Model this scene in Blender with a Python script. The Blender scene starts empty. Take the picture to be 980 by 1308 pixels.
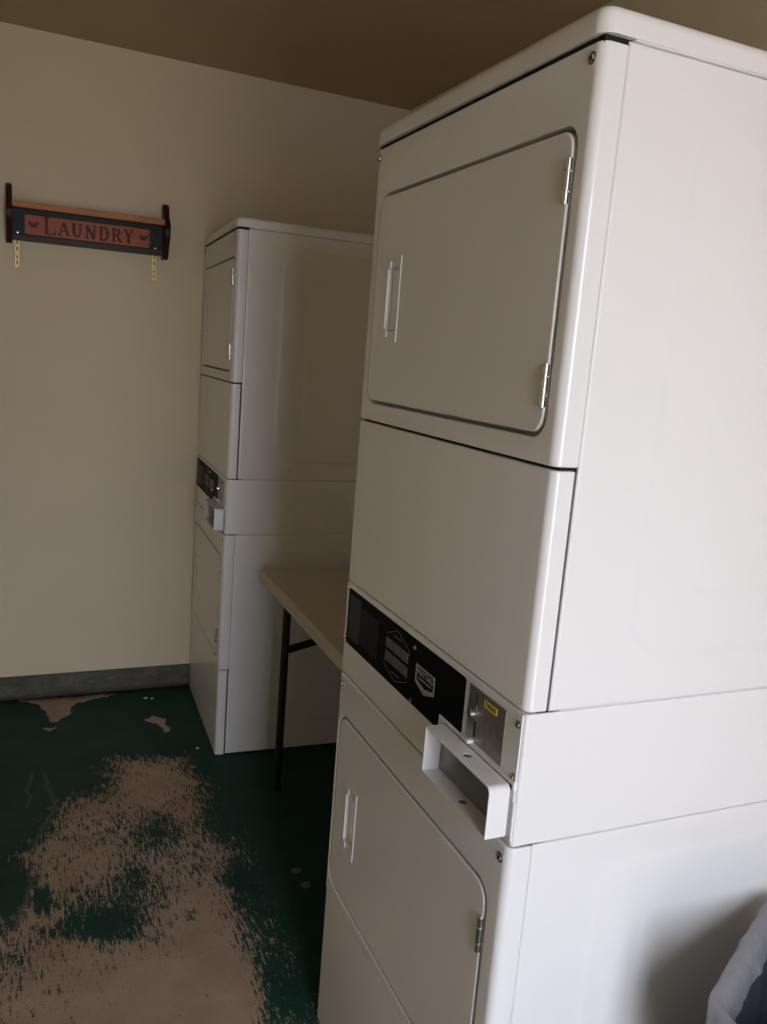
import bpy, bmesh, math, random
from mathutils import Vector, Matrix, noise
random.seed(7)
S = bpy.context.scene
COL = S.collection
PI = math.pi

# ------------------------------------------------------------------ materials
def mat(name, col=(.8, .8, .8), rough=.5, metal=0.0, spec=.5, coat=0.0):
    m = bpy.data.materials.new(name); m.use_nodes = True
    b = m.node_tree.nodes['Principled BSDF']
    b.inputs['Base Color'].default_value = (*col, 1)
    b.inputs['Roughness'].default_value = rough
    b.inputs['Metallic'].default_value = metal
    b.inputs['Specular IOR Level'].default_value = spec
    b.inputs['Coat Weight'].default_value = coat
    return m

class NT:
    def __init__(s, m): s.m = m; s.t = m.node_tree; s.b = s.t.nodes['Principled BSDF']
    def n(s, kind, **kw):
        x = s.t.nodes.new(kind)
        for k, v in kw.items():
            if k.startswith('i_'):
                key = k[2:]; x.inputs[int(key) if key.isdigit() else key.replace('_', ' ')].default_value = v
            else: setattr(x, k, v)
        return x
    def l(s, a, b): s.t.links.new(a, b)
    def coords(s, scale=(1, 1, 1), rot=(0, 0, 0)):
        tc = s.n('ShaderNodeTexCoord'); mp = s.n('ShaderNodeMapping')
        mp.inputs['Scale'].default_value = scale; mp.inputs['Rotation'].default_value = rot
        s.l(tc.outputs['Object'], mp.inputs['Vector']); return mp.outputs['Vector']
    def noise(s, vec, scale, detail=4, rough=.55):
        x = s.n('ShaderNodeTexNoise'); x.inputs['Scale'].default_value = scale
        x.inputs['Detail'].default_value = detail; x.inputs['Roughness'].default_value = rough
        s.l(vec, x.inputs['Vector']); return x.outputs['Fac']
    def ramp(s, fac, stops):
        r = s.n('ShaderNodeValToRGB'); e = r.color_ramp.elements
        while len(e) < len(stops): e.new(.5)
        for i, (p, c) in enumerate(stops):
            e[i].position = p; e[i].color = (*c, 1) if len(c) == 3 else c
        s.l(fac, r.inputs['Fac']); return r.outputs['Color']
    def math(s, op, a, b=None, clamp=False):
        x = s.n('ShaderNodeMath', operation=op); x.use_clamp = clamp
        for i, v in enumerate((a, b)):
            if v is None: continue
            if isinstance(v, (int, float)): x.inputs[i].default_value = v
            else: s.l(v, x.inputs[i])
        return x.outputs[0]
    def mix(s, fac, a, b):
        x = s.n('ShaderNodeMix', data_type='RGBA')
        for i, v in ((0, fac), (6, a), (7, b)):
            if isinstance(v, (int, float)): x.inputs[i].default_value = v
            elif isinstance(v, tuple): x.inputs[i].default_value = (*v, 1)
            else: s.l(v, x.inputs[i])
        return x.outputs[2]
    def bump(s, h, strength=.2, dist=.002):
        x = s.n('ShaderNodeBump'); x.inputs['Strength'].default_value = strength; x.inputs['Distance'].default_value = dist
        s.l(h, x.inputs['Height']); s.l(x.outputs[0], s.b.inputs['Normal'])

def m_enamel(name, col):
    m = mat(name, col, .28, 0, .5, .25); t = NT(m)
    v = t.coords()
    n1 = t.noise(v, 3.5, 3); n2 = t.noise(v, 140, 3)
    spots = t.ramp(n2, [(.79, (0, 0, 0)), (.82, (1, 1, 1))])
    c = t.mix(t.math('MULTIPLY', spots, .2), col, (.42, .40, .36))
    t.l(c, t.b.inputs['Base Color'])
    t.bump(t.noise(v, 420, 2), .05, .0006)
    return m
ENAMEL = m_enamel('white enamel', (.80, .795, .785))
ENAMEL_B = m_enamel('white enamel of door', (.785, .775, .755))
PLASTIC = mat('white plastic', (.86, .86, .84), .3)
BLACKGLOSS = mat('gloss black fascia', (.004, .004, .005), .5, 0, .05)
DISPLAY = mat('smoked display window', (.035, .034, .037), .4, 0, .1)
DISPLAY2 = mat('dark display border', (.008, .008, .010), .4, 0, .08)
PRINTGREY = mat('grey print', (.13, .13, .135), .5)
PRINTDIM = mat('dim print', (.05, .05, .052), .5)
LOGOSILVER = mat('silver logo print', (.34, .35, .36), .4, .2)
CHROME = mat('chrome', (.72, .72, .70), .22, 1)
SCREW = mat('screw metal', (.42, .42, .40), .32, 1)
SCREWDK = mat('screw recess', (.05, .05, .05), .5, .5)
YELLOW = mat('yellow label', (.78, .66, .05), .45)
INK = mat('black ink', (.03, .028, .02), .6)
SLOT = mat('dark opening', (.004, .004, .004), .8)
BRASS = mat('brass', (.62, .50, .20), .42, .35)
LEGBLK = mat('black painted steel', (.012, .012, .013), .35)
LOCKFACE = mat('grey lock box face', (.22, .22, .215), .4, .6)
GASKET = mat('black gap', (.006, .006, .006), .9)

def m_brushed():
    m = mat('brushed coin plate', (.30, .28, .275), .38, .75); t = NT(m)
    v = t.coords((1, 1, 1)); n = t.noise(v, 60, 3)
    t.l(t.ramp(n, [(.3, (.27, .25, .245)), (.7, (.33, .31, .30))]), t.b.inputs['Base Color'])
    return m
COINMETAL = m_brushed()

def m_wall(name, c1, c2, seed=0.0, bump=.25):
    m = mat(name, c1, .75, 0, .25); t = NT(m); v = t.coords()
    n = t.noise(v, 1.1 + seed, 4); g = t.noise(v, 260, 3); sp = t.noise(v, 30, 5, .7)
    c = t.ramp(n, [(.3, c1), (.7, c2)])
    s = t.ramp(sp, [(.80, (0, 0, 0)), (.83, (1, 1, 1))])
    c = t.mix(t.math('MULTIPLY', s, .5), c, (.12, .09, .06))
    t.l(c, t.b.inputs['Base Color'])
    t.bump(t.math('ADD', g, t.math('MULTIPLY', t.noise(v, 45, 3), 1.2)), bump, .0015)
    return m
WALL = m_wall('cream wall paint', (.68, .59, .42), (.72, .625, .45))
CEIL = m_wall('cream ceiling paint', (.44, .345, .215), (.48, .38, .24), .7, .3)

def m_base():
    m = mat('painted cove base', (.12, .12, .10), .6, 0, .3); t = NT(m); v = t.coords((1, 1, 2.2))
    n = t.noise(v, 9, 6, .7); n2 = t.noise(v, 42, 5, .7)
    c = t.ramp(n, [(.3, (.060, .056, .040)), (.55, (.105, .10, .070)), (.72, (.15, .148, .105))])
    k = t.ramp(n2, [(.58, (0, 0, 0)), (.68, (1, 1, 1))])
    c = t.mix(t.math('MULTIPLY', k, .35), c, (.30, .32, .28))
    sep = t.n('ShaderNodeSeparateXYZ'); tc = t.n('ShaderNodeTexCoord'); t.l(tc.outputs['Object'], sep.inputs[0])
    low = t.math('SUBTRACT', 1.0, t.math('MULTIPLY', sep.outputs['Z'], 42), True)      # dirt line along the floor
    dirt = t.math('MULTIPLY', low, t.math('ADD', n2, .35), True)
    c = t.mix(dirt, c, (.03, .02, .012))
    t.l(c, t.b.inputs['Base Color']); t.bump(n2, .4, .002)
    return m
COVE = m_base()

def m_floor():
    m = mat('worn green floor paint', (.02, .06, .05), .5, 0, .1); t = NT(m)
    tc = t.n('ShaderNodeTexCoord'); v = tc.outputs['Object']
    at = t.n('ShaderNodeAttribute'); at.attribute_name = 'wear'; w = at.outputs['Fac']
    cr = t.n('ShaderNodeAttribute'); cr.attribute_name = 'crack'; ck = cr.outputs['Fac']
    def mp(sc, rz):
        x = t.n('ShaderNodeMapping'); x.inputs['Scale'].default_value = sc; x.inputs['Rotation'].default_value = (0, 0, rz)
        t.l(v, x.inputs['Vector']); return x.outputs[0]
    streak = t.noise(mp((1, .16, 1), .10), 150, 5, .65)
    streak2 = t.noise(mp((.2, 1, 1), .06), 120, 4, .6)
    big = t.noise(mp((1, .45, 1), .15), 22, 5, .65)
    fine = t.noise(mp((1, 1, 1), 0), 260, 4, .65)
    s = t.math('ADD', t.math('MULTIPLY', t.math('SUBTRACT', streak, .5), 3.4), t.math('MULTIPLY', t.math('SUBTRACT', big, .5), 1.0))
    s = t.math('ADD', s, t.math('MULTIPLY', t.math('SUBTRACT', fine, .5), 2.2))
    s = t.math('ADD', s, t.math('MULTIPLY', t.math('SUBTRACT', streak2, .5), .8))
    f = t.math('ADD', w, t.math('MULTIPLY', s, .62))
    mask = t.ramp(f, [(.46, (0, 0, 0)), (.56, (1, 1, 1))])
    n1 = t.noise(mp((1, 1, 1), 0), 7, 5, .6); n3 = t.noise(mp((1, 1, 1), 0), 2.2, 3)
    green = t.ramp(n1, [(.3, (.014, .046, .036)), (.7, (.024, .066, .051))])
    green = t.mix(t.math('MULTIPLY', t.ramp(fine, [(.62, (0, 0, 0)), (.8, (1, 1, 1))]), .25), green, (.09, .11, .09))
    tan = t.ramp(n1, [(.28, (.34, .245, .18)), (.5, (.41, .31, .235)), (.75, (.47, .37, .295))])
    tan = t.mix(t.ramp(n3, [(.4, (0, 0, 0)), (.65, (.4, .4, .4))]), tan, (.32, .20, .125))
    tan = t.mix(t.ramp(fine, [(.60, (0, 0, 0)), (.74, (.45, .45, .45))]), tan, (.10, .075, .055))
    c = t.mix(mask, green, tan)
    c = t.mix(t.math('MULTIPLY', ck, .4, True), c, (.25, .19, .145))
    dr = t.n('ShaderNodeAttribute'); dr.attribute_name = 'dirt'
    c = t.mix(t.math('MULTIPLY', dr.outputs['Fac'], t.math('ADD', big, .35), True), c, (.022, .016, .010))
    t.l(c, t.b.inputs['Base Color'])
    rr = t.n('ShaderNodeMapRange'); rr.inputs['To Min'].default_value = .52; rr.inputs['To Max'].default_value = .8
    t.l(mask, rr.inputs['Value']); t.l(rr.outputs[0], t.b.inputs['Roughness'])
    h = t.math('SUBTRACT', t.math('MULTIPLY', fine, .4), t.math('MULTIPLY', mask, .5)); h = t.math('ADD', h, t.math('MULTIPLY', ck, .8))
    t.bump(h, .35, .002)
    return m
FLOOR = m_floor()

def m_wood(name, a, b, sc=(1, 8, 8), rough=.4):
    m = mat(name, a, rough, 0, .2); t = NT(m); v = t.coords(sc)
    t.l(t.ramp(t.noise(v, 22, 5, .65), [(.3, a), (.7, b)]), t.b.inputs['Base Color']); return m
WOOD_SHELF = m_wood('warm shelf wood', (.40, .155, .062), (.54, .24, .10))
WOOD_DARK = m_wood('dark stained wood', (.018, .005, .003), (.055, .016, .008), (8, 8, 1.5))
SIGN_GREEN = m_wood('dark green washed wood', (.004, .006, .005), (.011, .014, .012))
SIGN_RIM = m_wood('dark brown rim wood', (.03, .016, .009), (.06, .032, .018))
SIGN_RED = m_wood('red brown carved wood', (.30, .070, .030), (.44, .130, .060))
LETTER = mat('dark red letter paint', (.060, .008, .005), .4, 0, .2)
TABLETOP = m_wall('beige moulded plastic', (.56, .515, .46), (.61, .565, .51), .4, .2)
BINPL = mat('grey bin plastic', (.045, .048, .07), .45)

def m_liner(name, col, clear):
    m = bpy.data.materials.new(name); m.use_nodes = True; t = m.node_tree
    for n in list(t.nodes): t.nodes.remove(n)
    o = t.nodes.new('ShaderNodeOutputMaterial'); p = t.nodes.new('ShaderNodeBsdfPrincipled')
    p.inputs['Base Color'].default_value = (*col, 1); p.inputs['Roughness'].default_value = .25
    p.inputs['Specular IOR Level'].default_value = .6
    tc = t.nodes.new('ShaderNodeTexCoord'); mp = t.nodes.new('ShaderNodeMapping'); mp.inputs['Scale'].default_value = (1, 1, .25)
    nz = t.nodes.new('ShaderNodeTexNoise'); nz.inputs['Scale'].default_value = 55; nz.inputs['Detail'].default_value = 3; nz.inputs['Distortion'].default_value = 1.2
    bp = t.nodes.new('ShaderNodeBump'); bp.inputs['Strength'].default_value = .55; bp.inputs['Distance'].default_value = .006
    t.links.new(tc.outputs['Object'], mp.inputs[0]); t.links.new(mp.outputs[0], nz.inputs['Vector']); t.links.new(nz.outputs['Fac'], bp.inputs['Height'])
    t.links.new(bp.outputs[0], p.inputs['Normal'])
    tl = t.nodes.new('ShaderNodeBsdfTranslucent'); tl.inputs[0].default_value = (*col, 1)
    tr = t.nodes.new('ShaderNodeBsdfTransparent'); tr.inputs[0].default_value = (.82, .83, .86, 1)
    a = t.nodes.new('ShaderNodeMixShader'); a.inputs[0].default_value = .3
    b = t.nodes.new('ShaderNodeMixShader'); b.inputs[0].default_value = clear
    t.links.new(p.outputs[0], a.inputs[1]); t.links.new(tl.outputs[0], a.inputs[2])
    t.links.new(a.outputs[0], b.inputs[1]); t.links.new(tr.outputs[0], b.inputs[2]); t.links.new(b.outputs[0], o.inputs[0])
    return m
LINER = m_liner('bag film gathered at the rim', (.50, .51, .55), .32)
LINER_IN = m_liner('single bag film', (.30, .31, .42), .78)
TRIM = mat('white door trim', (.72, .70, .66), .5)
GROUND = m_wall('outdoor concrete', (.66, .53, .35), (.74, .61, .42), .3, .3)

# ------------------------------------------------------------------ helpers
def link(name, me, m, parent=None, loc=(0, 0, 0), bevel=0, seg=3, angle=35, wn=True):
    o = bpy.data.objects.new(name, me); COL.objects.link(o)
    for mm in (m if isinstance(m, (list, tuple)) else [m]): me.materials.append(mm)
    o.location = loc
    if parent: o.parent = parent
    me.shade_smooth(); me.set_sharp_from_angle(angle=math.radians(angle))
    if bevel:
        b = o.modifiers.new('bevel', 'BEVEL'); b.width = bevel; b.segments = seg; b.limit_method = 'ANGLE'; b.angle_limit = math.radians(angle)
        b.harden_normals = True
    elif wn:
        w = o.modifiers.new('normals', 'WEIGHTED_NORMAL'); w.keep_sharp = True
    return o
def part(name, bm, m, parent=None, **k):
    bmesh.ops.recalc_face_normals(bm, faces=bm.faces)
    me = bpy.data.meshes.new(name); bm.to_mesh(me); bm.free()
    return link(name, me, m, parent, **k)
def thing(name, label, cat, loc=(0, 0, 0), rotz=0, group=None):
    o = bpy.data.objects.new(name, None); COL.objects.link(o); o.empty_display_size = .1
    o.location = loc; o.rotation_euler = (0, 0, rotz); tag(o, label, cat, group); return o
def tag(o, label, cat, group=None):
    o['label'] = label; o['category'] = cat
    if group: o['group'] = group
def box(bm, x0, x1, y0, y1, z0, z1, mi=0):
    vs = [bm.verts.new(p) for p in ((x0, y0, z0), (x1, y0, z0), (x1, y1, z0), (x0, y1, z0), (x0, y0, z1), (x1, y0, z1), (x1, y1, z1), (x0, y1, z1))]
    for f in ((0, 3, 2, 1), (4, 5, 6, 7), (0, 1, 5, 4), (1, 2, 6, 5), (2, 3, 7, 6), (3, 0, 4, 7)):
        bm.faces.new([vs[i] for i in f]).material_index = mi
    return bm
def prism(bm, pts, axis, a, b, mi=0):
    """closed outline pts (2-D) extruded along axis from a to b; axis x -> (y,z), y -> (x,z), z -> (x,y)"""
    def P(p, h):
        return {'x': (h, p[0], p[1]), 'y': (p[0], h, p[1]), 'z': (p[0], p[1], h)}[axis]
    A = [bm.verts.new(P(p, a)) for p in pts]; B = [bm.verts.new(P(p, b)) for p in pts]; n = len(pts)
    bm.faces.new(A).material_index = mi; bm.faces.new(B[::-1]).material_index = mi
    for i in range(n): bm.faces.new((A[i], B[i], B[(i + 1) % n], A[(i + 1) % n])).material_index = mi
    return bm
def rrect(a0, a1, b0, b1, r, n=6):
    out = []
    for cx, cy, s in ((a1 - r, b1 - r, 0), (a0 + r, b1 - r, 1), (a0 + r, b0 + r, 2), (a1 - r, b0 + r, 3)):
        for i in range(n + 1):
            t = (s + i / n) * PI / 2; out.append((cx + r * math.cos(t), cy + r * math.sin(t)))
    return out
def cyl(bm, p, q, r, n=20, r2=None, mi=0):
    p, q = Vector(p), Vector(q); d = (q - p); L = d.length
    M = Matrix.Translation((p + q) / 2) @ d.to_track_quat('Z', 'Y').to_matrix().to_4x4()
    g = bmesh.ops.create_cone(bm, cap_ends=True, segments=n, radius1=r, radius2=r if r2 is None else r2, depth=L, matrix=M)
    for v in g['verts']:
        for f in v.link_faces: f.material_index = mi
    return bm
def cut(o, *bms):
    """boolean-subtract the closed bmeshes from o and bake the result"""
    mats = list(o.data.materials); tmp = []
    for b in bms:
        bmesh.ops.recalc_face_normals(b, faces=b.faces)
        me = bpy.data.meshes.new('t'); b.to_mesh(me); b.free()
        c = bpy.data.objects.new('t', me); COL.objects.link(c); c.parent = o.parent; tmp.append(c)
        md = o.modifiers.new('cut', 'BOOLEAN'); md.operation = 'DIFFERENCE'; md.object = c; md.solver = 'EXACT'
    others = [m for m in o.modifiers if m.type != 'BOOLEAN']
    sh = [m.show_viewport for m in others]
    for m in others: m.show_viewport = False
    bpy.context.view_layer.update()
    dg = bpy.context.evaluated_depsgraph_get()
    me = bpy.data.meshes.new_from_object(o.evaluated_get(dg), depsgraph=dg)
    for m in [m for m in o.modifiers if m.type == 'BOOLEAN']: o.modifiers.remove(m)
    for m, s in zip(others, sh): m.show_viewport = s
    o.data = me; me.shade_smooth(); me.set_sharp_from_angle(angle=math.radians(35))
    for c in tmp: bpy.data.objects.remove(c)
    return o
def text_bm(body, size, fn, bold=0.0, squeeze=1.0, spacing=1.0, height=.0003):
    """flat letters with a little thickness, mapped by fn(u,v,h); u centred on 0"""
    cu = bpy.data.curves.new('t', 'FONT'); cu.body = body; cu.size = size; cu.align_x = 'CENTER'; cu.align_y = 'CENTER'
    cu.offset = bold; cu.space_character = spacing; cu.extrude = height; cu.resolution_u = 3
    o = bpy.data.objects.new('t', cu); COL.objects.link(o); bpy.context.view_layer.update()
    dg = bpy.context.evaluated_depsgraph_get(); me = bpy.data.meshes.new_from_object(o.evaluated_get(dg), depsgraph=dg)
    bm = bmesh.new(); bm.from_mesh(me); bpy.data.objects.remove(o)
    for v in bm.verts: v.co = Vector(fn(v.co.x * squeeze, v.co.y, v.co.z))
    for f in bm.faces: f.material_index = 0
    return bm

# ------------------------------------------------------------------ the dryer (local frame: front x=0 facing -X, near side y=0)
W, D = .686, .74
Z = dict(top=1.918, lid=1.8805, seam=1.3728, mid=1.0393, con=.8401, kick=.3338)
SE = .0378
def wrap_profile(x0, r, s, y0=0.0, y1=W):
    pts = [(s, y0)]
    for i in range(9):
        t = PI * 1.5 - i / 8 * PI / 2; pts.append((x0 + r + r * math.cos(t), y0 + r + r * math.sin(t)))
    for i in range(9):
        t = PI - i / 8 * PI / 2; pts.append((x0 + r + r * math.cos(t), y1 - r + r * math.sin(t)))
    pts.append((s, y1)); return pts
def screw(parent, y, z, r=.0062, x=0.0):
    bm = bmesh.new()
    cyl(bm, (x + .001, y, z), (x - .0008, y, z), r * 1.15, 20); cyl(bm, (x - .0006, y, z), (x - .0030, y, z), r * .78, 6, r * .7)
    cyl(bm, (x - .0028, y, z), (x - .0031, y, z), r * .3, 12, mi=1)
    return part('screw', bm, [SCREW, SCREWDK], parent)
def side_panel(parent, z0, z1, rects, name='side_panel'):
    """pressed sheet side with shallow embossed rounded outlines"""
    nx, nz = 130, max(30, int((z1 - z0) / .006)); x0, x1 = SE + .0006, D
    bm = bmesh.new(); rows = []
    def h(x, z):
        s = 0.0
        for (a0, a1, b0, b1, r, wd, hh) in rects:
            qx = abs(x - (a0 + a1) / 2) - (a1 - a0) / 2 + r; qz = abs(z - (b0 + b1) / 2) - (b1 - b0) / 2 + r
            dd = math.hypot(max(qx, 0), max(qz, 0)) + min(max(qx, qz), 0) - r
            t = min(1, max(0, -dd / wd)); s += hh * t * t * (3 - 2 * t)
        return s
    def edge(x, z):
        e = min(x - x0, (z1 - z), (z - z0)); return .0022 * (1 - min(1, max(0, e / .003))) ** 2
    xs = [x0, x0 + .001, x0 + .002, x0 + .003] + [x0 + .003 + (x1 - x0 - .003) * i / nx for i in range(1, nx + 1)]
    zs = [z0, z0 + .001, z0 + .002, z0 + .003] + [z0 + .003 + (z1 - z0 - .006) * i / nz for i in range(1, nz + 1)] + [z1 - .002, z1 - .001, z1]
    for z in zs: rows.append([bm.verts.new((x, -h(x, z) + edge(x, z), z)) for x in xs])
    for j in range(len(zs) - 1):
        for i in range(len(xs) - 1): bm.faces.new((rows[j][i], rows[j][i + 1], rows[j + 1][i + 1], rows[j + 1][i]))
    # sheet returns into the cabinet behind
    back = [[bm.verts.new((x, .006, z)) for x in (x0, x1)] for z in (z0, z1)]
    bm.faces.new([back[0][0], back[1][0], back[1][1], back[0][1]])
    bm.faces.new(rows[0][:1] + [back[0][0], back[0][1]] + rows[0][:0:-1]); bm.faces.new([rows[-1][0]] + rows[-1][1:] + [back[1][1], back[1][0]])
    bm.faces.new([r[0] for r in rows] + [back[1][0], back[0][0]]); bm.faces.new([r[-1] for r in rows[::-1]] + [back[0][1], back[1][1]])
    return part(name, bm, ENAMEL, parent, wn=False)

def hinge(parent, y, z0, z1):
    bm = bmesh.new(); L = z1 - z0; r = .0050; x = -.0022
    for a, b in ((0, .26), (.30, .72), (.76, 1)): cyl(bm, (x, y, z1 - L * a), (x, y, z1 - L * b), r, 20)
    cyl(bm, (x, y, z0 - .001), (x, y, z1 + .0015), r * .45, 16)
    box(bm, x + .0028, x + .0042, y - .0005, y + .010, z0 + .001, z1 - .001)
    return part('hinge', bm, CHROME, parent, bevel=.0004, seg=2)

def door(root, y0, y1, z0, z1, r, hz0, hz1, hy0, hy1, hinges):
    bm = prism(bmesh.new(), rrect(y0, y1, z0, z1, r, 8), 'x', -.0015, .0125)
    d = part('door', bm, ENAMEL_B, root, bevel=.0028, seg=4)
    py0, py1, pz0, pz1 = hy0 + .0065, hy1 - .0025, hz0 + .021, hz1 - .021
    cut(d, box(bmesh.new(), -.01, .0105, py0 - .001, py1 + .001, pz0 - .001, pz1 + .001))
    # recessed plastic pull: pocket liner, two upright rails, end tabs
    bm = bmesh.new()
    box(bm, .0088, .0104, py0, py1, pz0, pz1, 1)                                   # pocket floor
    box(bm, -.0024, .0103, py1 - .0006, py1 + .0016, pz0 - .0005, pz1 + .0005)     # far rail (bright)
    box(bm, -.0022, .0103, py0 - .0008, py0 + .0012, pz0 - .0005, pz1 + .0005)
    box(bm, -.0022, .0100, py0, py1, pz1 - .0010, pz1 + .0008, 1); box(bm, -.0022, .0100, py0, py1, pz0 - .0008, pz0 + .0010, 1)
    box(bm, -.0030, -.0015, hy0, hy0 + .0042, hz0, hz1)                            # long near rail
    for za, zb in ((pz1, hz1 - .008), (hz0 + .008, pz0)):
        box(bm, -.0032, -.0015, py1 - .0135, py1 - .0030, za, zb); box(bm, -.0031, -.0015, hy0 + .0040, hy0 + .0085, za, zb)
    for zz in (hz0 - .001, hz1): box(bm, -.0026, -.0015, hy0, hy1, zz, zz + .0012, 1)
    part('handle', bm, [PLASTIC, ENAMEL_B], d, bevel=.0004, seg=2)
    for a, b in hinges: hinge(d, y0 + .0035, a, b)
    return d

def front_panel(root, name, z0, z1, door_rect=None, s=SE, x0=0.0, r=.014):
    bm = prism(bmesh.new(), wrap_profile(x0, r, s), 'z', z0, z1)
    p = part(name, bm, ENAMEL, root, bevel=.0028, seg=4)
    if door_rect:
        y0, y1, a, b, rr = door_rect; g = .0065
        cut(p, prism(bmesh.new(), rrect(y0 - g, y1 + g, a - g, b + g, rr + g, 8), 'x', -.02, .026))
    return p

def make_dryer(label, group):
    root = thing('stacked_dryer', label, 'dryer', group=group)
    g = .0016
    bm = bmesh.new(); box(bm, SE + .02, D, .005, W - .0006, Z['con'] - .002, Z['lid'] - .001)
    part('upper_cabinet', bm, ENAMEL, root, bevel=.002)
    bm = bmesh.new(); box(bm, SE + .02, D, .005, W - .0006, .012, Z['con'] - .003)
    box(bm, SE + .02, D - .03, .02, W - .02, 0, .012)
    part('lower_cabinet', bm, ENAMEL, root, bevel=.002)
    side_panel(root, Z['mid'] + g * .4, Z['lid'] + .004, [(.155, D - .04, 1.10, 1.835, .075, .014, .0020), (.252, D - .12, 1.195, 1.742, .03, .010, .0016)])
    side_panel(root, .004, Z['con'] - g * .6, [(.150, D - .04, .10, .792, .06, .014, .0020), (.252, D - .12, .18, .70, .03, .010, .0014)])
    # lid
    bm = bmesh.new(); e = .0035
    prof = [(0, .06), (0, .6), (.10, .80), (.32, .95), (.62, 1.0)]
    rows = []
    for ins, hh in prof:
        i = ins * .012; z = Z['lid'] + .0045 + (Z['top'] - Z['lid'] - .0045) * hh
        rows.append([bm.verts.new((x, y, z)) for x, y in rrect(-e + i, D + .004 - i, -e + i, W + .0035 - i, .020 - i * .7, 8)])
    n = len(rows[0])
    for a, b in zip(rows, rows[1:]):
        for i in range(n): bm.faces.new((a[i], a[(i + 1) % n], b[(i + 1) % n], b[i]))
    bm.faces.new(rows[-1]); bm.faces.new(rows[0][::-1])
    part('top_lid', bm, ENAMEL, root, wn=True, angle=60)
    bm = bmesh.new(); box(bm, .004, D - .01, .004, W - .004, Z['lid'] - .004, Z['lid'] + .006)
    part('lid_gasket', bm, GASKET, root)
    bm = bmesh.new(); box(bm, SE + .006, D - .01, -.0026, .006, Z['lid'] + .0046, Z['lid'] + .0066); part('lid_flange', bm, ENAMEL, root, bevel=.001)
    # fronts
    up = front_panel(root, 'upper_front_panel', Z['seam'] + .0022, Z['lid'] - .0005, (.037, .648, 1.4145, 1.7885, .024))
    screw(up, .0187, 1.863, .0066); screw(up, .6735, 1.863, .0060)
    du = door(root, .037, .648, 1.4145, 1.7885, .024, 1.526, 1.677, .5285, .589, [(1.7005, 1.7540), (1.4485, 1.5030)])
    front_panel(root, 'access_panel', Z['mid'] + .0012, Z['seam'] - .0022, None, SE - .0035, .0005, .013)
    for zz, xx in ((Z['seam'], .012), (Z['mid'], .02), (Z['con'], .02), (Z['kick'], .02)):
        part('seam_gasket', box(bmesh.new(), xx, .05, .005, W - .006, zz - .004, zz + .004), GASKET, root)
    # console: one folded sheet, front and sides
    bm = prism(bmesh.new(), wrap_profile(.0025, .006, D, .0012, W - .0005), 'z', Z['con'] + .0012, Z['mid'] - .0016)
    con = part('control_console', bm, ENAMEL, root, bevel=.0018, seg=3)
    bm = bmesh.new(); box(bm, .0005, .0040, .0062, W - .006, .906, 1.0355)
    box(bm, .0012, .0040, .0040, W - .006, .848, .908)
    part('fascia_frame', bm, ENAMEL, con, bevel=.0010)
    for y, z in ((.0140, 1.0190), (.0130, .9429), (.6752, 1.0265), (.6755, .9205)): screw(con, y, z, .0050, .0004)
    cp = part('control_panel', prism(bmesh.new(), rrect(.163, .6655, .9105, 1.0270, .006), 'x', -.0008, .003), BLACKGLOSS, root, bevel=.0005)
    bm = prism(bmesh.new(), rrect(.5960, .6560, .926, 1.018, .004), 'x', -.0013, .001); dw = part('display_window', bm, DISPLAY, cp)
    bm = bmesh.new()
    for a in ((.503, .5945, .930, 1.006),): box(bm, -.0011, .001, *a)
    for a in ((.4985, .5005, .922, 1.012),): box(bm, -.00115, .001, *a)
    part('display_border', bm, DISPLAY2, cp)
    X = -.0011
    fn = lambda cy, cz: (lambda u, v, h: (X - .0002 - h, cy - u, cz + v))
    # instruction block: six-sided outline with two rows of step panels
    def line(bm, p, q, w=.0011):
        p, q = Vector((p[0], p[1])), Vector((q[0], q[1])); d = (q - p).normalized(); nn = Vector((-d.y, d.x)) * w / 2
        prism(bm, [tuple(p + nn), tuple(q + nn), tuple(q - nn), tuple(p - nn)], 'x', X - .0002, X + .001)
    bm = bmesh.new(); hx = [(.4640, .998), (.416, 1.0175), (.3620, .997), (.3620, .990)]; h2 = [(.4655, .945), (.4640, .938), (.415, .922), (.3640, .9395)]
    for P in (hx, h2):
        for a, b in zip(P, P[1:]): line(bm, a, b)
    for r in range(2):
        for c in range(3):
            ya = .4650 - c * .0338 - .0005; yb = ya - .0315; za = .9915 - r * .0255; zb = za - .0185
            prism(bm, [(yb, zb), (ya, zb), (ya, za), (yb, za)], 'x', X, X + .001)
    part('instruction_print', bm, PRINTGREY, cp)
    bm = bmesh.new()
    for r in range(2):
        for c in range(3):
            for k in range(3):
                ya = .4625 - c * .0338; za = .988 - r * .0255 - k * .005
                box(bm, X - .0004, X + .001, ya - .026 + (k % 2) * .005, ya, za - .0018, za)
    for k, zz in ((0, 1.004), (1, .935)): box(bm, X - .0004, X + .001, .398, .432, zz - .0015, zz + .0015)
    part('instruction_text', bm, PRINTDIM, cp)
    # maker badge
    bm = bmesh.new()
    sh = [(.3325, .9885), (.2610, .9885), (.2600, .9560), (.2960, .9440), (.3325, .9560)]; cy = sum(p[0] for p in sh) / 5; cz = .971
    inn = [(.3285, .9850), (.2652, .9850), (.2645, .9615), (.2960, .9550), (.3285, .9615)]
    O = [bm.verts.new((X - .0004, *p)) for p in sh]; I = [bm.verts.new((X - .0004, *p)) for p in inn]
    O2 = [bm.verts.new((X + .001, *p)) for p in sh]; I2 = [bm.verts.new((X + .001, *p)) for p in inn]
    for i in range(5):
        j = (i + 1) % 5
        for q in ((O[i], O[j], I[j], I[i]), (O[i], O2[i], O2[j], O[j]), (I[i], I[j], I2[j], I2[i]), (O2[i], I2[i], I2[j], O2[j])): bm.faces.new(q)
    t = text_bm('MAYTAG', .0160, fn(.2967, .9770), 0, .90); me = bpy.data.meshes.new('t'); t.to_mesh(me); bm.from_mesh(me); t.free()
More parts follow.
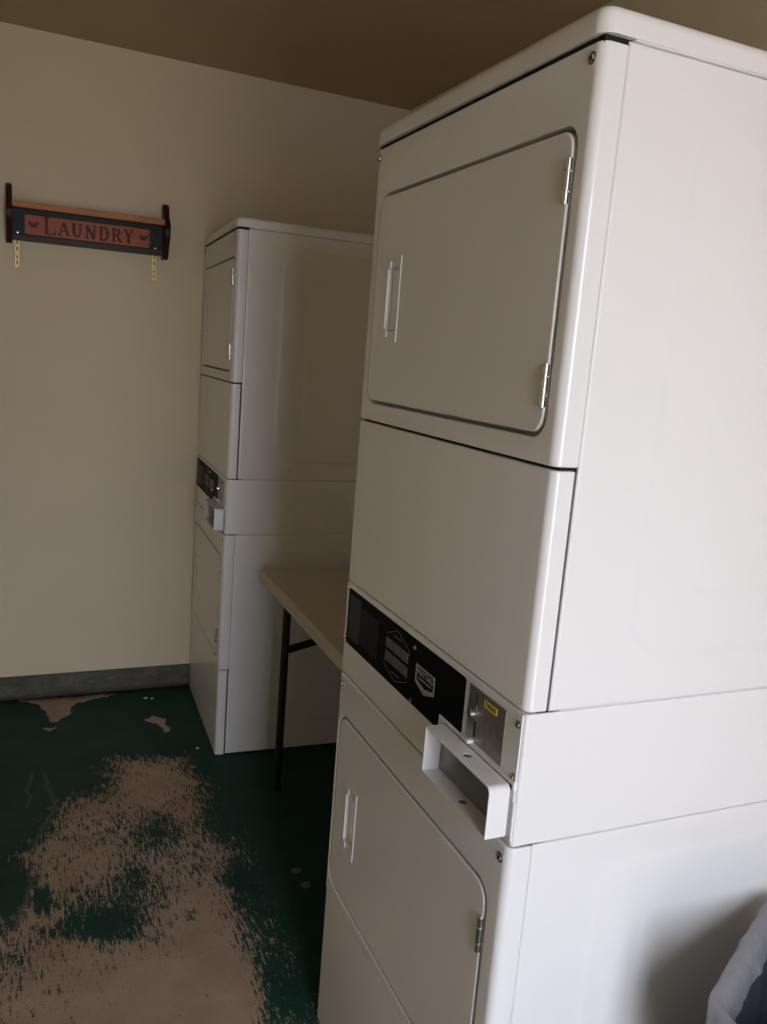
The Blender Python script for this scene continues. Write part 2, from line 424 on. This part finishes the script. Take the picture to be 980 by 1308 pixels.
    t = text_bm('COMMERCIAL LAUNDRY', .0048, fn(.2967, .9665), 0, .98); me = bpy.data.meshes.new('t'); t.to_mesh(me); bm.from_mesh(me); t.free()
    part('logo', bm, LOGOSILVER, cp)
    screw(cp, .3433, 1.0122, .0036, -.0008); screw(cp, .3431, .9165, .0036, -.0008)
    # coin meter
    bm = bmesh.new(); box(bm, -.0006, .003, .0455, .1505, .9412, 1.0255); cm = part('coin_meter', bm, COINMETAL, root, bevel=.0006)
    bm = bmesh.new(); box(bm, -.0012, .001, .1240, .1495, .9420, 1.0250); box(bm, -.0016, .001, .1488, .1498, .9430, 1.0200); part('coin_slot_strip', bm, CHROME if False else SCREW, cm, bevel=.0005)
    for q in ((.1228, .1245, 1.000, 1.0215), (.1222, .1262, .9500, .9735)): part('coin_slot', box(bmesh.new(), -.0017, .001, *q), SLOT, cm)
    bm = bmesh.new(); cyl(bm, (0, .131, .985), (-.004, .131, .985), .0096, 24); cyl(bm, (-.003, .131, .985), (-.0085, .131, .985), .0076, 24, .0070); cyl(bm, (-.008, .131, .985), (-.0098, .131, .985), .0044, 20)
    part('coin_return_button', bm, CHROME, cm)
    bm = bmesh.new(); box(bm, -.011, .0, .1235, .1330, .9395, .9455); part('coin_lever', bm, PLASTIC, cm, bevel=.0015)
    lb = part('token_label', box(bmesh.new(), -.0010, .001, .0678, .1035, 1.0068, 1.0178), YELLOW, cm)
    bm = text_bm('TOKENS', .0092, lambda u, v, h: (-.0012 - h, .0857 - u, 1.0123 + v), 0, .86); part('label_text', bm, INK, lb)
    # coin box: flange on the fascia and an open-fronted sleeve with the lock box inside
    bm = bmesh.new(); pts = [(.0045, .850), (.2350, .850), (.2350, .9375), (.0045, .9375)]
    prism(bm, [(.0045, .9385), (.2345, .9385), (.2345, .905), (.2125, .905), (.2125, .926), (.0045, .926)], 'x', -.0022, .003)
    cb = part('coin_box', bm, ENAMEL, root, bevel=.0006)
    outer = rrect(.0100, .2125, .8545, .9315, .0012, 2)
    o2 = []
    ya, yb, za, zb, r = .0100, .2125, .8545, .9315, .010
    o2 = [(yb, za), (yb, zb)] + [(ya + r - r * math.sin(i / 8 * PI / 2), zb - r + r * math.cos(i / 8 * PI / 2)) for i in range(9)] + [(ya, za)]
    t_ = .0028; r2 = r - t_
    i2 = [(yb - t_, za + t_), (yb - t_, zb - t_)] + [(ya + t_ + r2 - r2 * math.sin(i / 8 * PI / 2), zb - t_ - r2 + r2 * math.cos(i / 8 * PI / 2)) for i in range(9)] + [(ya + t_, za + t_)]
    sl = part('coin_box_sleeve', prism(bmesh.new(), o2, 'x', -.0365, -.0005), ENAMEL, cb, bevel=.0009, seg=3)
    cut(sl, prism(bmesh.new(), i2, 'x', -.05, -.0018), cyl(bmesh.new(), (-.019, .106, .90), (-.019, .106, .95), .0068, 20), cyl(bmesh.new(), (-.019, .106, .83), (-.019, .106, .88), .0068, 20))
    part('box_gasket', box(bmesh.new(), -.0031, -.0021, .0094, .2132, .8538, .9322), GASKET, cb)
    bm = bmesh.new(); box(bm, -.0075, -.0015, .0145, .2085, .8585, .9275); cyl(bm, (-.019, .106, .8545), (-.019, .106, .8565), .0062, 18); cyl(bm, (-.019, .106, .9295), (-.019, .106, .9310), .0050, 18)
    part('lock_box_face', bm, LOCKFACE, cb, bevel=.0008)
    # lower front
    lo = front_panel(root, 'lower_front_panel', Z['kick'] + .0012, Z['con'] - .0016, (.046, .661, .3705, .7500, .030), x0=-.0012)
    screw(lo, .0200, .8165, .0066, -.0010); screw(lo, .6680, .8185, .0060, -.0010)
    door(root, .046, .661, .3705, .7500, .030, .4795, .6265, .5400, .5990, [(.6450, .7010), (.4250, .4780)])
    bm = prism(bmesh.new(), wrap_profile(.0008, .013, SE - .0035), 'z', .0015, Z['kick'] - .0014); part('kick_panel', bm, ENAMEL, root, bevel=.0025, seg=4)
    return root

def copy_tree(o, parent=None):
    c = o.copy(); COL.objects.link(c)
    if parent: c.parent = parent
    for ch in [x for x in bpy.data.objects if x.parent == o]: copy_tree(ch, c)
    return c
DG = 'stacked coin dryers along the right wall'
near = make_dryer('tall white stacked coin dryer filling the right, nearest the camera, beside the bagged trash bin', DG)
far = copy_tree(near); far['label'] = 'tall white stacked coin dryer standing in the corner against the wall with the sign'
near.location = (0, 0, 0); near.rotation_euler = (0, 0, -.0113)
far.location = (.0605, 1.9871, 0); far.rotation_euler = (0, 0, -.0509)

# ------------------------------------------------------------------ room shell
YW, ZC, XR, XL, YF = 2.677, 2.5596, .958, -1.65, -1.85
def struct(name, bm, m, **k):
    o = part(name, bm, m, **k); o['kind'] = 'structure'; return o
T = .12
struct('wall_back', box(bmesh.new(), XL - T, XR + T, YW, YW + T, -T, ZC + T), WALL)
struct('wall_right', box(bmesh.new(), XR, XR + T, YF - T, YW, -T, ZC + T), WALL)
struct('wall_left', box(bmesh.new(), XL - T, XL, YF - T, YW, -T, ZC + T), WALL)
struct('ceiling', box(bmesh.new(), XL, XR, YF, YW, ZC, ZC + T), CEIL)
DX0, DX1, DZ = -.54, .20, 2.10
bm = bmesh.new()
box(bm, XL, DX0, YF - T, YF, -T, ZC + T); box(bm, DX1, XR, YF - T, YF, -T, ZC + T); box(bm, DX0, DX1, YF - T, YF, DZ, ZC + T)
struct('wall_front', bm, WALL)
bm = bmesh.new()
box(bm, DX0 - .06, DX0, YF - T - .015, YF + .015, 0, DZ + .06); box(bm, DX1, DX1 + .06, YF - T - .015, YF + .015, 0, DZ + .06); box(bm, DX0, DX1, YF - T - .015, YF + .015, DZ, DZ + .06)
struct('trim_1', bm, TRIM, bevel=.003)
struct('baseboard_back', box(bmesh.new(), XL, XR, YW - .0035, YW, 0, .0998), COVE)
struct('ground', box(bmesh.new(), -6, 6, -9, YF - T, -.14, -.02), GROUND)

# floor with the worn patch, peeled spots and cracks written as attributes
WORN = [(-.529, 1.644), (-.469, 1.925), (-.401, 2.008), (-.275, 2.077), (-.046, 2.017), (-.019, 1.772), (.015, 1.484), (.013, 1.269), (-.008, 1.09), (-.007, .959), (.019, .866), (-.002, .662), (-.071, .447), (-.2, .1), (-.5, -.3), (-.9, .1), (-.80, .681), (-.762, 1.203), (-.647, 1.293), (-.618, 1.542)]
PEEL = [(-.616, 2.679), (-.506, 2.662), (-.393, 2.652), (-.212, 2.644), (-.38, 2.585), (-.412, 2.55), (-.41, 2.487), (-.447, 2.451), (-.46, 2.417), (-.488, 2.431), (-.496, 2.516), (-.517, 2.599)]
SPOT = [(-.136, 2.352), (-.102, 2.374), (-.06, 2.348), (-.063, 2.289), (-.054, 2.25), (-.079, 2.227), (-.086, 2.302), (-.11, 2.323)]
SPOT2 = [(-.519, 2.367), (-.468, 2.368), (-.486, 2.345)]
BL = [(-.38, 1.126, .084, .071, .50), (-.47, 1.147, .10, .045, .42), (-.195, 1.536, .064, .084, .38), (-.629, 1.355, .045, .12, .8), (-.552, 1.296, .022, .06, .6), (-.317, 1.313, .061, .07, .32), (-.192, 1.115, .026, .037, .34),
      (-.04, .826, .055, .095, .48), (-.060, .731, .05, .07, .35), (-.035, 1.209, .05, .12, .45), (-.349, 1.864, .08, .09, .35), (-.03, 1.548, .06, .12, .42), (-.446, 1.263, .10, .10, .18), (-.621, 1.084, .05, .08, .2),
      (-.40, 1.95, .12, .10, .25), (-.30, 1.55, .12, .10, .14), (-.25, 1.40, .10, .12, .18), (-.12, 1.35, .06, .12, .15), (-.10, .60, .08, .12, .25), (-.36, 1.22, .15, .07, .28), (-.28, 1.62, .14, .10, .12), (-.45, 1.90, .07, .12, .22), (-.06, 1.0, .05, .10, .2), (-.30, .82, .22, .16, -.34), (-.17, 1.85, .12, .10, -.15), (-.17, 1.05, .06, .16, -.2)]
CRK = [[(-.523, 2.006), (-.515, 1.894), (-.5, 1.802), (-.499, 1.767), (-.527, 1.698), (-.557, 1.616), (-.573, 1.488), (-.579, 1.405), (-.594, 1.31), (-.624, 1.189), (-.641, 1.091), (-.655, 1.054)],
       [(-.565, 2.018), (-.574, 1.943), (-.584, 1.903), (-.573, 1.858), (-.581, 1.8)]]
def seg(p, a, b):
    ax, ay = a; bx, by = b; dx, dy = bx - ax, by - ay; t = max(0, min(1, ((p[0] - ax) * dx + (p[1] - ay) * dy) / (dx * dx + dy * dy + 1e-12)))
    return math.hypot(p[0] - ax - t * dx, p[1] - ay - t * dy)
def sdf(p, poly):
    d = 9; ins = False; n = len(poly)
    for i in range(n):
        a, b = poly[i], poly[(i + 1) % n]; d = min(d, seg(p, a, b))
        if (a[1] > p[1]) != (b[1] > p[1]) and p[0] < (b[0] - a[0]) * (p[1] - a[1]) / (b[1] - a[1]) + a[0]: ins = not ins
    return d if ins else -d
def field(x, y):
    p = (x + .018 * noise.noise((x * 9, y * 9, 0)), y + .03 * noise.noise((x * 9, y * 9, 5)))
    w = .80 / (1 + math.exp(-sdf(p, WORN) / .036)) + .0
    for bx, by, rx, ry, s in BL:
        q = ((p[0] - bx) / rx) ** 2 + ((p[1] - by) / ry) ** 2
        if q < 6: w -= .82 * s * math.exp(-q ** 1.5 * .9)
    w = max(w, -.05)
    for P in (PEEL, SPOT, SPOT2):
        q = (x + .012 * noise.noise((x * 38, y * 22, 0)) + .005 * noise.noise((x * 110, y * 80, 2)), y + .022 * noise.noise((x * 38, y * 22, 5)))
        s_ = sdf(q, P)
        if s_ > -.02: w = max(w, min(1.5, 1.5 * (s_ + .008) / .012))
    c = 0.0
    q = (x + .008 * noise.noise((x * 30, y * 30, 3)), y)
    for L in CRK:
        for a, b in zip(L, L[1:]):
            d = seg(q, a, b)
            if d < .012: c = max(c, 1 - d / .007)
    dy = YW - y; dirt = max(0, 1 - dy / (.05 + .09 * abs(noise.noise((x * 7, 1, 0))))) * 1.3 if y > 2.4 else 0
    return w - .08, max(0, c), min(1, dirt)
def axis(a, b, fa, fb, fine, coarse):
    v = [a]
    while v[-1] < b - 1e-6:
        st = fine if fa - coarse < v[-1] < fb else coarse
        v.append(min(b, v[-1] + st))
    return v
xs = axis(XL, XR, -.78, .16, .007, .08); ys = axis(YF, YW, .40, 2.7, .008, .08)
bm = bmesh.new(); rows = [[bm.verts.new((x, y, 0)) for x in xs] for y in ys]
for j in range(len(ys) - 1):
    for i in range(len(xs) - 1): bm.faces.new((rows[j][i], rows[j][i + 1], rows[j + 1][i + 1], rows[j + 1][i]))
vals = [field(x, y) for y in ys for x in xs]
skirt = [bm.verts.new(p) for p in ((XL, YF, -.12), (XR, YF, -.12), (XR, YW, -.12), (XL, YW, -.12))]
bm.faces.new(skirt[::-1])
me = bpy.data.meshes.new('floor'); bm.to_mesh(me); bm.free()
for k, nm in enumerate(('wear', 'crack', 'dirt')):
    a = me.attributes.new(nm, 'FLOAT', 'POINT'); a.data.foreach_set('value', [v[k] for v in vals] + [0.0] * 4)
fl = link('floor', me, FLOOR, wn=False); fl['kind'] = 'structure'

# ------------------------------------------------------------------ laundry sign shelf
CX, CY, CZ = -.6322, -.8795, 1.493
DEP = .085
sg = thing('sign_shelf', 'dark wooden wall shelf carved with LAUNDRY, hung on the cream back wall', 'shelf', (-.345, YW, 1.92), 0)
sg.rotation_euler = (0, -.009, 0)
k = (YW - DEP - CY) / (YW - CY)
def wx(x, dep=DEP): return CX + (x - CX) * (YW - dep - CY) / (YW - CY) + .345
def wz(z, dep=DEP): return CZ + (z - CZ) * (YW - dep - CY) / (YW - CY) - 1.92
def plate(name, xa, xb):
    # scrolled end board: outline in (y, z); y = 0 at the wall
    o = [(-.001, wz(2.030)), (-.030, wz(2.030)), (-.044, wz(2.020)), (-.050, wz(2.000)), (-.055, wz(1.980)), (-.072, wz(1.968)), (-.088, wz(1.950)), (-.092, wz(1.925)), (-.086, wz(1.895)), (-.068, wz(1.870)), (-.058, wz(1.845)), (-.050, wz(1.825)), (-.036, wz(1.817)), (-.001, wz(1.817))]
    return part(name, prism(bmesh.new(), o, 'x', xa, xb), WOOD_DARK, sg, bevel=.003)
plate('end_board', wx(-.640, .05), wx(-.6195, .05)); plate('end_board', wx(-.0715, .05), wx(-.0490, .05))
xa, xb = wx(-.6210, .05), wx(-.0700, .05)
part('shelf_board', box(bmesh.new(), xa, xb, -.082, -.001, wz(1.9440), wz(1.9660)), WOOD_SHELF, sg, bevel=.0025)
BD = .040
bz0, bz1 = wz(1.826, BD), wz(1.944)
bb = part('back_board', box(bmesh.new(), xa, xb, -BD, -.003, bz0, bz1), SIGN_GREEN, sg, bevel=.002)
part('lower_rim', box(bmesh.new(), xa, xb, -BD - .004, -BD + .002, bz0 - .001, wz(1.8455, BD)), SIGN_RIM, sg, bevel=.0015)
cx0, cx1, cz0, cz1 = wx(-.577, BD), wx(-.1240, BD), wz(1.8490, BD), wz(1.9190, BD)
cp = part('carved_panel', box(bmesh.new(), cx0, cx1, -BD - .003, -BD + .001, cz0, cz1), SIGN_RED, sg, bevel=.001)
YP = -BD - .0038
_sk = [0]
def stroke(bm, p, q, w, y=YP, yb=None):
    _sk[0] += 1; y -= (_sk[0] % 9) * .00006
    p, q = Vector(p), Vector(q); d = (q - p).normalized(); nn = Vector((-d.y, d.x)) * w / 2
    prism(bm, [tuple(p + nn), tuple(q + nn), tuple(q - nn), tuple(p - nn)], 'y', y, (yb or -BD))
GL = {  # serif capitals: thick / thin strokes in a unit box (x to .8)
    'L': [((.2, 0), (.2, 1), 1), ((.03, .98), (.37, .98), .35), ((.03, .02), (.8, .02), .4), ((.78, 0), (.78, .26), .5)],
    'A': [((.08, 0), (.42, 1), .5), ((.42, 1), (.76, 0), 1), ((.2, .34), (.62, .34), .35), ((-.04, .02), (.22, .02), .35), ((.6, .02), (.92, .02), .35)],
    'U': [((.16, .3), (.16, 1), 1), ((.66, .3), (.66, 1), .5), ((.0, .98), (.32, .98), .35), ((.52, .98), (.8, .98), .35), ((.16, .32), (.26, .08), .9), ((.24, .06), (.54, .04), .6), ((.54, .05), (.66, .32), .5)],
    'N': [((.14, 0), (.14, 1), .5), ((.12, 1), (.68, 0), 1), ((.68, 0), (.68, 1), .5), ((0, .98), (.22, .98), .35), ((0, .02), (.28, .02), .35), ((.54, .98), (.82, .98), .35)],
    'D': [((.18, 0), (.18, 1), 1), ((.02, .98), (.5, .98), .4), ((.02, .02), (.5, .02), .4), ((.5, .97), (.7, .72), .8), ((.7, .74), (.7, .26), 1), ((.7, .28), (.5, .03), .8)],
    'R': [((.18, 0), (.18, 1), 1), ((.02, .98), (.5, .98), .4), ((.02, .02), (.34, .02), .35), ((.48, .98), (.64, .84), .7), ((.64, .86), (.62, .62), .9), ((.62, .64), (.46, .5), .7), ((.2, .5), (.5, .5), .4), ((.44, .5), (.74, .02), 1), ((.6, .02), (.9, .02), .35)],
    'Y': [((.08, 1), (.4, .5), 1), ((.74, 1), (.4, .5), .5), ((.4, .52), (.4, 0), 1), ((-.04, .98), (.24, .98), .35), ((.6, .98), (.88, .98), .35), ((.24, .02), (.56, .02), .35)]}
bm = bmesh.new(); x = wx(-.512, BD); lz = cz0 + .009
wid = {'L': (.056, .060), 'A': (.050, .048), 'U': (.052, .048), 'N': (.054, .048), 'D': (.050, .048), 'R': (.050, .048), 'Y': (.046, .050)}
x1 = wx(-.178, BD); tot = sum(wid[c][0] for c in 'LAUNDRY'); sc = (x1 - x) / tot
for i, c in enumerate('LAUNDRY'):
    ww, hh = wid[c][0] * sc, wid[c][1]; zz = lz - (.002 if c == 'L' else 0)
    for a, b, t_ in GL[c]: stroke(bm, (x + a[0] * ww * .98, zz + a[1] * hh), (x + b[0] * ww * .98, zz + b[1] * hh), .0098 * t_ ** .75)
    x += ww
part('carved_letters', bm, LETTER, cp)
for s, bx in ((1, wx(-.547, BD)), (-1, wx(-.147, BD))):
    bz = (cz0 + cz1) / 2 + .002; bm = bmesh.new()
    for m_ in (1, -1):
        prism(bm, [(bx, bz - .004), (bx + m_ * .004, bz + .004), (bx + m_ * .019, bz + .013), (bx + m_ * .017, bz + .001), (bx + m_ * .010, bz - .002), (bx + m_ * .012, bz - .013), (bx + m_ * .004, bz - .010)][::m_], 'y', YP, -BD)
    stroke(bm, (bx, bz - .012), (bx, bz + .010), .003)
    part('butterfly_carving', bm, LETTER, cp)
for xx in (-.604, -.1045):
    x0 = wx(xx, .005)
    bm = bmesh.new(); w = .0088
    box(bm, x0 - w, x0 + w, -.0045, -.0005, wz(1.7255, .0), wz(1.88, .0))
    st = part('hanging_strap', bm, BRASS, sg, bevel=.0008)
    bm = bmesh.new()
    for zz in (1.742, 1.763, 1.792, 1.816): box(bm, x0 - .0019, x0 + .0019, -.0050, -.003, wz(zz, 0) - .0065, wz(zz, 0) + .0065)
    part('strap_slot', bm, SLOT, st)
    bm = bmesh.new(); cyl(bm, (x0 - .002, -.003, wz(1.770, 0)), (x0 - .002, -.0085, wz(1.770, 0)), .0055, 14, .004); part('strap_screw', bm, BRASS, st)
    bm = bmesh.new(); sx = wx(xx + .003, BD); cyl(bm, (sx, -BD, wz(1.8505, BD)), (sx, -BD - .0065, wz(1.8505, BD)), .0048, 16, .003); part('board_screw', bm, CHROME, sg)

# ------------------------------------------------------------------ folding table between the dryers
tb = thing('folding_table', 'beige folding table with black steel legs standing between the two dryers', 'table', (.1665, 1.893, 0), -.028)
TL, TW = 1.17, .745; H = .74
bm = bmesh.new(); rows = []
for ins, zz in ((.010, H - .044), (.003, H - .042), (0, H - .036), (0, H - .008), (.002, H - .003), (.008, H)):
    rows.append([bm.verts.new((x, y, zz)) for x, y in rrect(ins, TW - ins, -TL + ins, -ins, .045 - ins, 8)])
n = len(rows[0])
for a, b in zip(rows, rows[1:]):
    for i in range(n): bm.faces.new((a[i], a[(i + 1) % n], b[(i + 1) % n], b[i]))
bm.faces.new(rows[-1]); bm.faces.new(rows[0][::-1])
part('tabletop', bm, TABLETOP, tb, wn=True, angle=60)
for x in (.045, TW - .07): part('rail', box(bmesh.new(), x, x + .02, -TL + .08, -.08, H - .062, H - .042), LEGBLK, tb, bevel=.002)
def bar(bm, p, q, w): cyl(bm, p, q, w / 2, 16)
for y in (-.20, -TL + .22):
    for x in (.052, TW - .052):
        bm = bmesh.new(); bar(bm, (x, y, .012), (x, y, H - .044), .027); bar(bm, (x, y, 0), (x, y, .02), .031); part('leg', bm, LEGBLK, tb)
    bm = bmesh.new(); P = [(.052 + (TW - .104) * i / 12, y, .505 + .055 * math.sin(PI * i / 12)) for i in range(13)]
    for a, b in zip(P, P[1:]): bar(bm, a, b, .026)
    for px in P[1:-1]: bmesh.ops.create_uvsphere(bm, u_segments=12, v_segments=8, radius=.013, matrix=Matrix.Translation(px))
    part('crossbar', bm, LEGBLK, tb)
    bm = bmesh.new(); s = 1 if y > -.5 else -1
    bar(bm, (TW / 2, y, .555), (TW / 2, y - s * .20, H - .05), .016); part('folding_brace', bm, LEGBLK, tb)

# ------------------------------------------------------------------ trash bin with its liner
ANG = math.radians(27.8); BW, BD_, BH = .375, .25, .68
C0 = Vector((.197, -.195))
u, v = Vector((math.cos(ANG), math.sin(ANG))), Vector((math.sin(ANG), -math.cos(ANG)))
cen = C0 + u * BW / 2 + v * BD_ / 2
tbn = thing('trash_bin', 'grey rectangular trash bin in front of the nearest dryer side, lower right corner', 'trash bin', (cen.x, cen.y, 0), ANG)
def ring(bm, ins, z, r, wob=0, ph=0, n=14):
    L = rrect(-BW / 2 + ins, BW / 2 - ins, -BD_ / 2 + ins, BD_ / 2 - ins, max(.01, r - ins), n)
    # subdivide the straight runs
    out = []
    for i, p in enumerate(L):
        q = L[(i + 1) % len(L)]; d = math.hypot(q[0] - p[0], q[1] - p[1]); m = max(1, int(d / .008))
        for k_ in range(m): out.append((p[0] + (q[0] - p[0]) * k_ / m, p[1] + (q[1] - p[1]) * k_ / m))
    vs = []
    for (x, y) in out:
        f = 1.0
        if wob:
            a = math.atan2(y, x); l = math.hypot(x, y)
            dn = wob * (noise.noise((x * 34 + 3, y * 34, z * 9 + ph)) + .6 * noise.noise((x * 90, y * 90, z * 25 + ph)))
            x += dn * x / l; y += dn * y / l
        vs.append((x, y))
    return vs
def loft(name, spec, m, parent, cap=True):
    bm = bmesh.new(); rws = []; base = None
    for s in spec:
        L = ring(None, *s[:3], *(s[3:] if len(s) > 3 else ()))
        if base is None: base = len(L)
        rws.append((L, s[1]))
    N = 260
    def res(L):
        T_ = [0.0]
        for a, b in zip(L, L[1:] + L[:1]): T_.append(T_[-1] + math.hypot(b[0] - a[0], b[1] - a[1]))
        out = []; j = 0; LL = L + L[:1]
        for i in range(N):
            t_ = T_[-1] * i / N
            while T_[j + 1] < t_: j += 1
            f = (t_ - T_[j]) / max(1e-9, T_[j + 1] - T_[j]); out.append((LL[j][0] + (LL[j + 1][0] - LL[j][0]) * f, LL[j][1] + (LL[j + 1][1] - LL[j][1]) * f))
        return out
    R_ = [[bm.verts.new((x, y, z + (0.002 * noise.noise((x * 40, y * 40, 2)) if 'liner' in name else 0))) for x, y in res(L)] for L, z in rws]
    for k_, (a, b) in enumerate(zip(R_, R_[1:])):
        for i in range(N): bm.faces.new((a[i], a[(i + 1) % N], b[(i + 1) % N], b[i])).material_index = 1 if 'liner' in name and k_ > 9 else 0
    if cap: bm.faces.new(R_[0])
    bm.faces.new(R_[-1][::-1])
    return part(name, bm, m, parent, wn=False, angle=70)
loft('bin_body', [(.055, 0, .05), (.045, .02, .05), (.012, BH - .03, .05), (.010, BH - .025, .05), (.003, BH - .022, .05), (.002, BH - .006, .05), (.006, BH, .05), (.012, BH - .004, .05), (.016, BH - .03, .05), (.052, .03, .04)], BINPL, tbn)
ln = thing('bin_liner', 'translucent plastic bag folded over the rim of the trash bin', 'trash bag', (cen.x, cen.y, 0), ANG)
sp = [(-.004, .50, .055, .010, 1), (-.008, .54, .055, .009, 1), (-.006, .59, .055, .007, 1), (-.007, .635, .055, .005, 1), (-.009, BH - .012, .055, .003, 1), (-.009, BH - .002, .055, .002, 1), (-.005, BH + .006, .055, .0013, 1), (.002, BH + .010, .055, .001, 1), (.010, BH + .007, .05, .0015, 1), (.019, BH - .004, .05, .002, 1), (.027, BH - .022, .05, .004, 2), (.032, BH - .08, .05, .007, 2), (.040, BH - .16, .05, .009, 2), (.05, BH - .28, .05, .010, 2), (.065, BH - .42, .05, .012, 2), (.075, .12, .04, .010, 2), (.10, .05, .03, .004, 2)]
loft('liner_film', sp, [LINER, LINER_IN], ln, cap=False)

# ------------------------------------------------------------------ small litter on the floor
def chip(x, y, r, label, m, group=None):
    bm = bmesh.new(); n = 7; pts = [(r * (.7 + .5 * random.random()) * math.cos(i * 2 * PI / n), r * (.6 + .5 * random.random()) * math.sin(i * 2 * PI / n)) for i in range(n)]
    prism(bm, pts, 'z', .0002, .0026); o = part('paint_chip', bm, m, loc=(x, y, 0)); tag(o, label, 'chip', group)
CH1 = mat('pale chip', (.62, .60, .55), .6); CH2 = mat('grey chip', (.12, .12, .11), .7)
chip(.012, 2.06, .008, 'tiny white paint chip on the green floor by the far dryer kick panel', CH1)
chip(-.104, 2.568, .009, 'tiny white paint chip near the wall base, left of its twin', CH1)
chip(-.080, 2.560, .007, 'tiny white paint chip near the wall base, nearer the far dryer', CH1)
chip(.135, 1.221, .016, 'grey lint scrap on the dark floor, farther of two under the table edge', CH2)
chip(.140, 1.150, .017, 'grey lint scrap on the dark floor, nearer of two beside the close dryer', CH2)

# ------------------------------------------------------------------ light: daylight through the doorway behind the viewer
w = bpy.data.worlds.new('world'); S.world = w; w.use_nodes = True
bg = w.node_tree.nodes['Background']; bg.inputs[0].default_value = (.895, .955, 1.15, 1); bg.inputs[1].default_value = 10.2
la = bpy.data.lights.new('doorway_portal', 'AREA'); la.shape = 'RECTANGLE'; la.size = DX1 - DX0; la.size_y = DZ; la.cycles.is_portal = True
lo = bpy.data.objects.new('doorway_portal', la); COL.objects.link(lo)
lo.location = ((DX0 + DX1) / 2, YF - T, DZ / 2); lo.rotation_euler = (PI / 2, 0, 0)

# ------------------------------------------------------------------ camera
cd = bpy.data.cameras.new('camera'); cam = bpy.data.objects.new('camera', cd); COL.objects.link(cam); S.camera = cam
R = Matrix(((.9117666205, -.4030471742, .0789595154), (-.0025371983, -.1977756734, -.9802440235), (.410700855, .8935534446, -.1813478682)))
right, down, fwd = R[0].normalized(), R[1].normalized(), R[2].normalized()
M = Matrix((right, -down, -fwd)).transposed().to_4x4(); M.translation = Vector((CX, CY, CZ)); cam.matrix_world = M
cd.sensor_width = 36; cd.sensor_fit = 'AUTO'; cd.lens = 1071.6546 / 1308 * 36
cd.shift_x = -4.459 / 1308; cd.shift_y = 3.557 / 1308; cd.clip_start = .02

S.view_settings.view_transform = 'Standard'; S.view_settings.look = 'None'; S.view_settings.gamma = 1; S.view_settings.use_curve_mapping = False
S.view_settings.exposure = .08
S.cycles.max_bounces = 10; S.cycles.diffuse_bounces = 6; S.cycles.use_denoising = True
S.cycles.sample_clamp_indirect = 6
